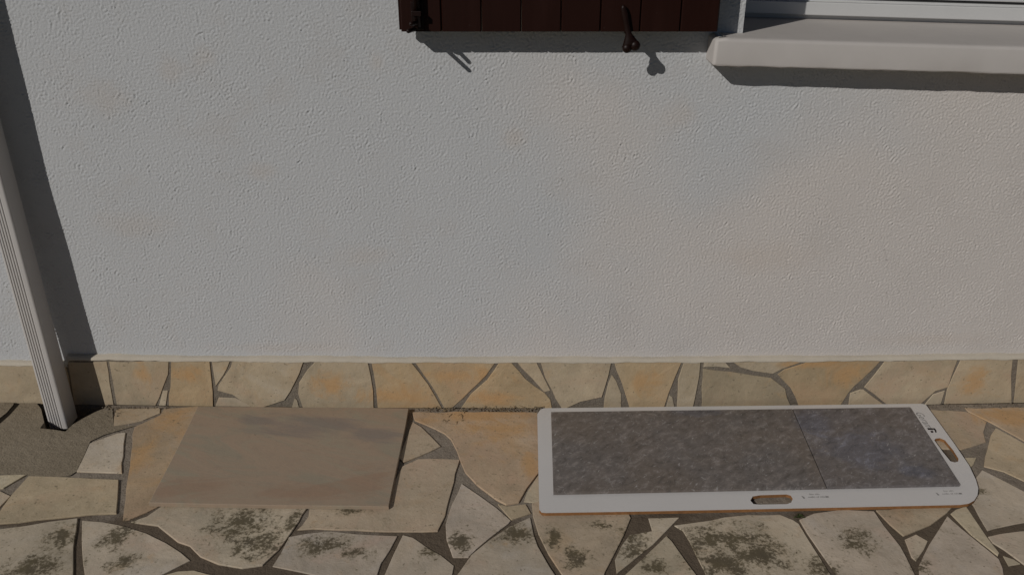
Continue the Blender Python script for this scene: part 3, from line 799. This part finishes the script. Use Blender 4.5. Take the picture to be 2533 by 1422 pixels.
# ---------------------------------------------------------------- shutter
GS = 0.0545 * H                                  # outer face stands this far off the wall
YS = D - GS
zsb = on_y(1300, 79, YS).z
shut = thing('window_shutter', 'open dark brown plank shutter held off the wall', 'shutter', (on_y(1776, 79, YS).x, D, zsb))
edges = [992, 1093, 1192, 1290, 1388, 1485, 1583, 1682, 1776]
xe = [on_y(u, 79, YS).x for u in edges]
ST_TOP = 2.08
for k in range(8):
    bm = bmesh.new()
    g = 0.0007
    x0, x1, y0, y1 = xe[k] + g, xe[k + 1] - g, YS, YS + 0.024
    c = 0.0024
    prof = [(x0, y1), (x0, y0 + c), (x0 + c, y0), (x1 - c, y0), (x1, y0 + c), (x1, y1)]
    lo = [bm.verts.new((x, y, zsb)) for x, y in prof]; hi = [bm.verts.new((x, y, ST_TOP)) for x, y in prof]
    for i in range(6): bm.faces.new((lo[i], lo[(i + 1) % 6], hi[(i + 1) % 6], hi[i]))
    bm.faces.new(lo[::-1]); bm.faces.new(hi)
    bm_obj('plank', bm, M_SHUT, shut)
bm = bmesh.new(); box(bm, xe[0] - 0.0065, xe[0] + 0.03, YS + 0.0245, YS + 0.036, zsb, ST_TOP, 0.001); bm_obj('edge_strip', bm, M_SHUT, shut)
for zc in (zsb + 0.22, 1.75):
    bm = bmesh.new(); box(bm, xe[0] + 0.05, xe[-1] - 0.01, YS + 0.0245, YS + 0.045, zc - 0.045, zc + 0.045, 0.002); bm_obj('batten', bm, M_SHUT, shut)
# locking rod with its hooked foot
bm = bmesh.new()
xr = on_y(1031, 40, YS - 0.014).x
tube(bm, [(xr, YS - 0.014, zsb + 0.012), (xr, YS - 0.014, ST_TOP - 0.03)], 0.0075, 12)
rod = bm_obj('locking_rod', bm, M_IRON, shut, True)
bm = bmesh.new(); box(bm, xr - 0.013, xr + 0.013, YS - 0.004, YS - 0.0002, zsb + 0.004, zsb + 0.06, 0.001)
box(bm, xr - 0.010, xr + 0.010, YS - 0.024, YS - 0.0045, zsb + 0.034, zsb + 0.044, 0.001)
bm_obj('rod_guide', bm, M_IRON, shut)
for (u0, v0, u1, v1, o1) in ((1034, 56, 1017, 60, 0.098), (1024, 73, 1010, 78, 0.103)):
    a = on_y(u0, v0, YS - 0.006); b_ = on_y(u1, v1, D - o1 * H)
    bm = bmesh.new()
    tube(bm, [a, a.lerp(b_, 0.35), a.lerp(b_, 0.7), b_, b_ + (b_ - a).normalized() * 0.003], [0.0048, 0.0046, 0.0045, 0.0044, 0.0022], 10)
    bm_obj('hook_prong', bm, M_IRON, shut, True)
adopt(shut)

# ---------------------------------------------------------------- shutter latch: a pivoting lever on a spike in the wall
lx = on_y(1560, 110, D - 0.058 * H)
latch = thing('shutter_latch', 'dark iron swing latch pinning the foot of the brown shutter', 'latch', (lx.x, D, lx.z))
yl = YS - 0.008
pv = on_y(1560, 92, yl)
bm = bmesh.new(); tube(bm, [(pv.x, D + 0.03, pv.z), (pv.x, yl - 0.004, pv.z)], 0.0055, 10)
bm_obj('spike', bm, M_IRON, latch, True)
def lever():
    top = on_y(1541, 14, yl); bot = on_y(1561, 117, yl)
    ax = (bot - top); L = ax.length; ax.normalize()
    side = Vector((0, 1, 0)).cross(ax).normalized()
    prof = [(0.0, 0.003), (0.06, 0.006), (0.2, 0.008), (0.45, 0.0065), (0.68, 0.0065), (0.80, 0.0115), (0.90, 0.0160), (0.96, 0.0195)]
    bm = bmesh.new(); rows = []
    for t, w in prof:
        c = top + ax * (L * t)
        dy = 0.0042 if t < 0.7 else 0.0058
        rows.append([bm.verts.new(c + side * (w * math.cos(k * math.pi / 4)) + Vector((0, dy * math.sin(k * math.pi / 4), 0))) for k in range(8)])
    for i in range(len(rows) - 1):
        for k in range(8): bm.faces.new((rows[i][k], rows[i][(k + 1) % 8], rows[i + 1][(k + 1) % 8], rows[i + 1][k]))
    bm.faces.new(rows[0][::-1]); bm.faces.new(rows[-1])
    # two-lobed weight at the lower end
    for s, r in ((-1, 0.0112), (1, 0.0102)):
        c = bot + side * (s * 0.0088) + ax * (0.0005 * s)
        ret = bmesh.ops.create_uvsphere(bm, u_segments=14, v_segments=9, radius=r)
        for v in ret['verts']: v.co = Vector((v.co.x, v.co.y * 0.75, v.co.z)) + c
    return bm_obj('lever', bm, M_IRON, latch, True)
lever()
adopt(latch)

# ---------------------------------------------------------------- downspout
fr_ = on_z(167, 1057, -0.024); fl_ = on_z(117, 1060, -0.024); br_ = on_z(190, 1028, -0.024)
spout = thing('downspout', 'white fluted rectangular downspout standing in the drain hole by the wall', 'downspout', ((fr_.x + fl_.x) / 2, fr_.y + 0.03, 0))
xl, xr_, yfz, ybk = fl_.x + 0.001, fr_.x + 0.001, fr_.y, D + bow(fr_.x, 0.25) - 0.028
prof = []
r = 0.006
def arc(cx, cy, a0, a1, n=4):
    return [(cx + r * math.cos(a0 + (a1 - a0) * k / n), cy + r * math.sin(a0 + (a1 - a0) * k / n)) for k in range(n + 1)]
prof += arc(xl + r, yfz + r, math.pi, 1.5 * math.pi)
nf = 5
x0_, x1_ = xl + r + 0.001, xr_ - r - 0.005
for k in range(nf):                              # rounded ribs between narrow grooves
    w_ = (x1_ - x0_) / nf; xa = x0_ + k * w_
    prof += [(xa, yfz), (xa + w_ * 0.10, yfz + 0.0017), (xa + w_ * 0.34, yfz + 0.0017), (xa + w_ * 0.48, yfz + 0.0004), (xa + w_ * 0.75, yfz - 0.0004)]
prof += arc(xr_ - r, yfz + r, 1.5 * math.pi, 2 * math.pi)
prof += arc(xr_ - r, ybk - r, 0, 0.5 * math.pi)
prof += arc(xl + r, ybk - r, 0.5 * math.pi, math.pi)
zs_ = [-0.028, 0.0, 0.5, 1.2, 2.9]
vs, fs = [], []
n = len(prof)
for z in zs_:
    for (x, y) in prof: vs.append((x, y, z))
for k in range(len(zs_) - 1):
    for i in range(n): fs.append((k * n + i, k * n + (i + 1) % n, (k + 1) * n + (i + 1) % n, (k + 1) * n + i))
mesh('pipe', vs, fs, M_PIPE, spout)
bm = bmesh.new()                                  # wall bracket above the picture
box(bm, xl - 0.004, xr_ + 0.004, yfz - 0.003, ybk + 0.002, 1.62, 1.65, 0.001); box(bm, (xl + xr_) / 2 - 0.01, (xl + xr_) / 2 + 0.01, ybk + 0.0021, D + 0.02, 1.628, 1.642)
bm_obj('bracket', bm, M_PIPE, spout)
adopt(spout)

# ---------------------------------------------------------------- loose slab
ts = 0.0115
slab_px = [(490, 1006), (640, 1006), (820, 1007), (1011, 1009), (1004, 1050), (988, 1126), (972, 1200), (961, 1251), (860, 1250), (700, 1249), (560, 1247), (368, 1243), (410, 1165), (447, 1092)]
poly = [(q.x, min(q.y, YP + bow(q.x) - 0.003)) for q in (on_z(u, v, ts) for u, v in slab_px)]
slab = stone_mesh('stone_slab', poly, ts, -0.002, 0.0013, Z0, M_SLAB, None, 0.09, 0.0005)
slab['label'] = 'loose brownish sandstone slab lying on the paving against the plinth'
slab['category'] = 'stone slab'

# ---------------------------------------------------------------- sample board with two tiles
tb0, tb = 0.0022, 0.0100
bp = lambda u, v, z=tb: on_z(u, v, z)
board = thing('tile_sample_board', 'white display board holding two dark slate tiles beside the plinth', 'display board', tuple(on_z(1850, 1130, 0.0)))
outer_px = [(1337, 1012), (1345, 1009), (1800, 1004), (2278, 998), (2290, 1000), (2315, 1034), (2360, 1096), (2397, 1150), (2414, 1186), (2420, 1207), (2418, 1224), (2410, 1237), (2396, 1245), (2375, 1248), (2100, 1254), (1850, 1259), (1600, 1264), (1350, 1268), (1340, 1267), (1334, 1260), (1332, 1180), (1329, 1024)]
slot1 = [(1862, 1227), (1880, 1224), (1945, 1222), (1956, 1225), (1961, 1233), (1957, 1242), (1946, 1246), (1880, 1247), (1864, 1246), (1856, 1237)]
slot2 = [(2311, 1088), (2315, 1084), (2325, 1083), (2337, 1088), (2358, 1113), (2371, 1134), (2370, 1141), (2362, 1143), (2351, 1140), (2332, 1117)]
def board_mesh():
    loops = [[(q.x, min(q.y, YP + bow(q.x) - 0.003)) for q in (bp(u, v) for u, v in l)] for l in (outer_px, slot1, slot2)]
    if area2(loops[0]) < 0: loops[0] = loops[0][::-1]
    for k in (1, 2):
        if area2(loops[k]) > 0: loops[k] = loops[k][::-1]
    flat = [q for l in loops for q in l]
    tri = tessellate_polygon([[Vector((*q, 0)) for q in l] for l in loops])
    nF = len(flat)
    vs = [(x, y, tb) for x, y in flat] + [(x, y, tb0) for x, y in flat]
    tf, sf = [], []
    for t in tri:
        a, b_, c_ = (Vector(flat[k]) for k in t)
        cr = (b_ - a).cross(c_ - a)
        if abs(cr) < 1e-12: continue
        t = tuple(t) if cr > 0 else tuple(t[::-1])
        tf.append(t); tf.append(tuple(nF + k for k in t[::-1]))
    base = 0
    for l in loops:
        for i in range(len(l)):
            j = (i + 1) % len(l)
            sf.append((base + i, nF + base + i, nF + base + j, base + j))
        base += len(l)
    o = mesh('board', vs, tf + sf, None, board)
    o.data.materials.append(M_BOARD); o.data.materials.append(M_EDGE)
    for i, p in enumerate(o.data.polygons): p.material_index = 0 if i < len(tf) else 1
board_mesh()
tt = tb + 0.0065
def tile(pts, col):
    poly = [(q.x, q.y) for q in (on_z(u, v, tt) for u, v in pts)]
    bm = bmesh.new()
    if area2(poly) < 0: poly = poly[::-1]
    lo = [bm.verts.new((x, y, tb + 0.0002)) for x, y in poly]; hi = [bm.verts.new((x, y, tt)) for x, y in poly]
    top = bm.faces.new(hi)
    for i in range(4): bm.faces.new((lo[i], lo[(i + 1) % 4], hi[(i + 1) % 4], hi[i]))
    bmesh.ops.bevel(bm, geom=list(top.edges), offset=0.0016, segments=2, affect='EDGES', profile=0.6)
    o = bm_obj('tile', bm, M_TILE, board)
    o.color = (*col, 1)
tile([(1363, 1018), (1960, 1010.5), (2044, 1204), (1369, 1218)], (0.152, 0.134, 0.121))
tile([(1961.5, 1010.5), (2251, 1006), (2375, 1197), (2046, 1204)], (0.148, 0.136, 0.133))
# printed marks
def text_mesh(s, size):
    cu = bpy.data.curves.new('print', 'FONT'); cu.body = s; cu.size = size; cu.shear = 0.25
    cu.resolution_u = 2
    ob = bpy.data.objects.new('print', cu); C.objects.link(ob)
    dg = bpy.context.evaluated_depsgraph_get()
    me = bpy.data.meshes.new_from_object(ob.evaluated_get(dg))
    bpy.data.objects.remove(ob)
    return me
def lay(me, name, origin, along, m, zoff=0.0006):
    al = Vector((along.x, along.y, 0)).normalized(); up = Vector((-al.y, al.x, 0))
    for v in me.vertices:
        p = origin + al * v.co.x + up * v.co.y
        v.co = (p.x, p.y, tb + zoff)
    me.update()
    return link(name, me, m, board)
t0, t1 = bp(2263, 1021), bp(2307, 1082)
p0 = bp(2262, 1018); p1 = bp(2296, 1064)
lay(text_mesh('Gerami', 0.027), 'lettering', p0.lerp(p1, 0.0), p1 - p0, M_PRINT)
def emblem(pts_list, m, name):
    vs, fs = [], []
    for pts in pts_list:
        k = len(vs)
        vs += [tuple(bp(u, v)[:2]) + (tb + 0.0006,) for u, v in pts]
        fs.append(tuple(range(k, k + len(pts)))[::-1])
    mesh(name, vs, fs, m, board)
emblem([[(2294, 1059), (2312, 1059), (2313, 1062), (2296, 1063)], [(2309, 1060), (2313, 1060), (2317, 1066), (2313, 1067)],
        [(2301, 1066), (2306, 1065), (2309, 1067), (2308, 1070), (2304, 1070)], [(2312, 1066), (2315, 1066), (2317, 1069), (2314, 1070)]], M_INK, 'emblem')
for (u, v, w) in ((1982, 1229, 68), (2314, 1221, 66)):
    emblem([[(u, v - 3), (u + 4, v - 2), (u + 10, v + 3), (u + 6, v + 4)]], M_PRINT, 'emblem')
    emblem([[(u + w - 8, v - 2.5), (u + w - 1, v - 2), (u + w, v + 1), (u + w - 7, v + 1)]], M_PRINT, 'emblem')
    tm = text_mesh('nnlln nl nlnn', 0.0085); lay(tm, 'lettering', bp(u + 17, v + 2), bp(u + 60, v + 1) - bp(u + 17, v + 2), M_PRINT)
    tm = text_mesh('lnn nln', 0.0085); lay(tm, 'lettering', bp(u + 20, v - 5), bp(u + 60, v - 6) - bp(u + 20, v - 5), M_PRINT)
adopt(board)

# ---------------------------------------------------------------- grit and straw swept against the wall
def scatter(name, boxes, m, kind):
    bm = bmesh.new()
    for (u0, u1, v0, v1, cnt) in boxes:
        for _ in range(cnt):
            q = on_z(random.uniform(u0, u1), random.uniform(v0, v1), 0.002)
            q.y = min(q.y, YP + bow(q.x) - 0.003)
            if kind == 'straw':
                a = random.uniform(0, math.pi); L = random.uniform(0.004, 0.018)
                d = Vector((math.cos(a), math.sin(a), random.uniform(-0.15, 0.25))) * L
                tube(bm, [q, q + d * 0.5 + Vector((0, 0, 0.001)), q + d], random.uniform(0.0004, 0.0008), 4)
            else:
                s = random.uniform(0.0009, 0.0028)
                ret = bmesh.ops.create_icosphere(bm, subdivisions=1, radius=s)
                for v in ret['verts']: v.co = Vector((v.co.x * random.uniform(.7, 1.3), v.co.y * random.uniform(.7, 1.3), v.co.z * 0.7)) + q
    o = bm_obj(name, bm, m)
    o['kind'] = 'stuff'
    return o
g = scatter('grit', [(262, 296, 1000, 1030, 26), (1040, 1200, 1008, 1016, 70), (1200, 1330, 1008, 1017, 80), (1320, 1340, 1006, 1022, 30), (2300, 2533, 997, 1008, 60), (250, 420, 1006, 1010, 40)], M_CHIP, 'grit')
g['label'] = 'grey grit and crumbs swept along the foot of the plinth'; g['category'] = 'grit'
g = scatter('straw', [(1030, 1340, 1007, 1019, 70), (1090, 1150, 1018, 1050, 14)], M_TWIG, 'straw')
g['label'] = 'dry straw bits lying along the foot of the plinth'; g['category'] = 'straw'
bm = bmesh.new()
for _ in range(34):
    q = on_z(1976 + random.gauss(0, 4), 1277 + random.gauss(0, 2.5), 0.0)
    a = random.uniform(0, 2 * math.pi); d = Vector((math.cos(a), math.sin(a), 0.7)) * random.uniform(0.003, 0.007); s = Vector((-d.y, d.x, 0)) * 0.35
    bm.faces.new([bm.verts.new(p) for p in (q, q + d * 0.5 + s, q + d, q + d * 0.5 - s)])
g = bm_obj('moss', bm, M_LEAF)
g['kind'] = 'stuff'; g['label'] = 'tiny green moss tuft in the joint below the display board'; g['category'] = 'moss'
print('extension stones', n_ext)
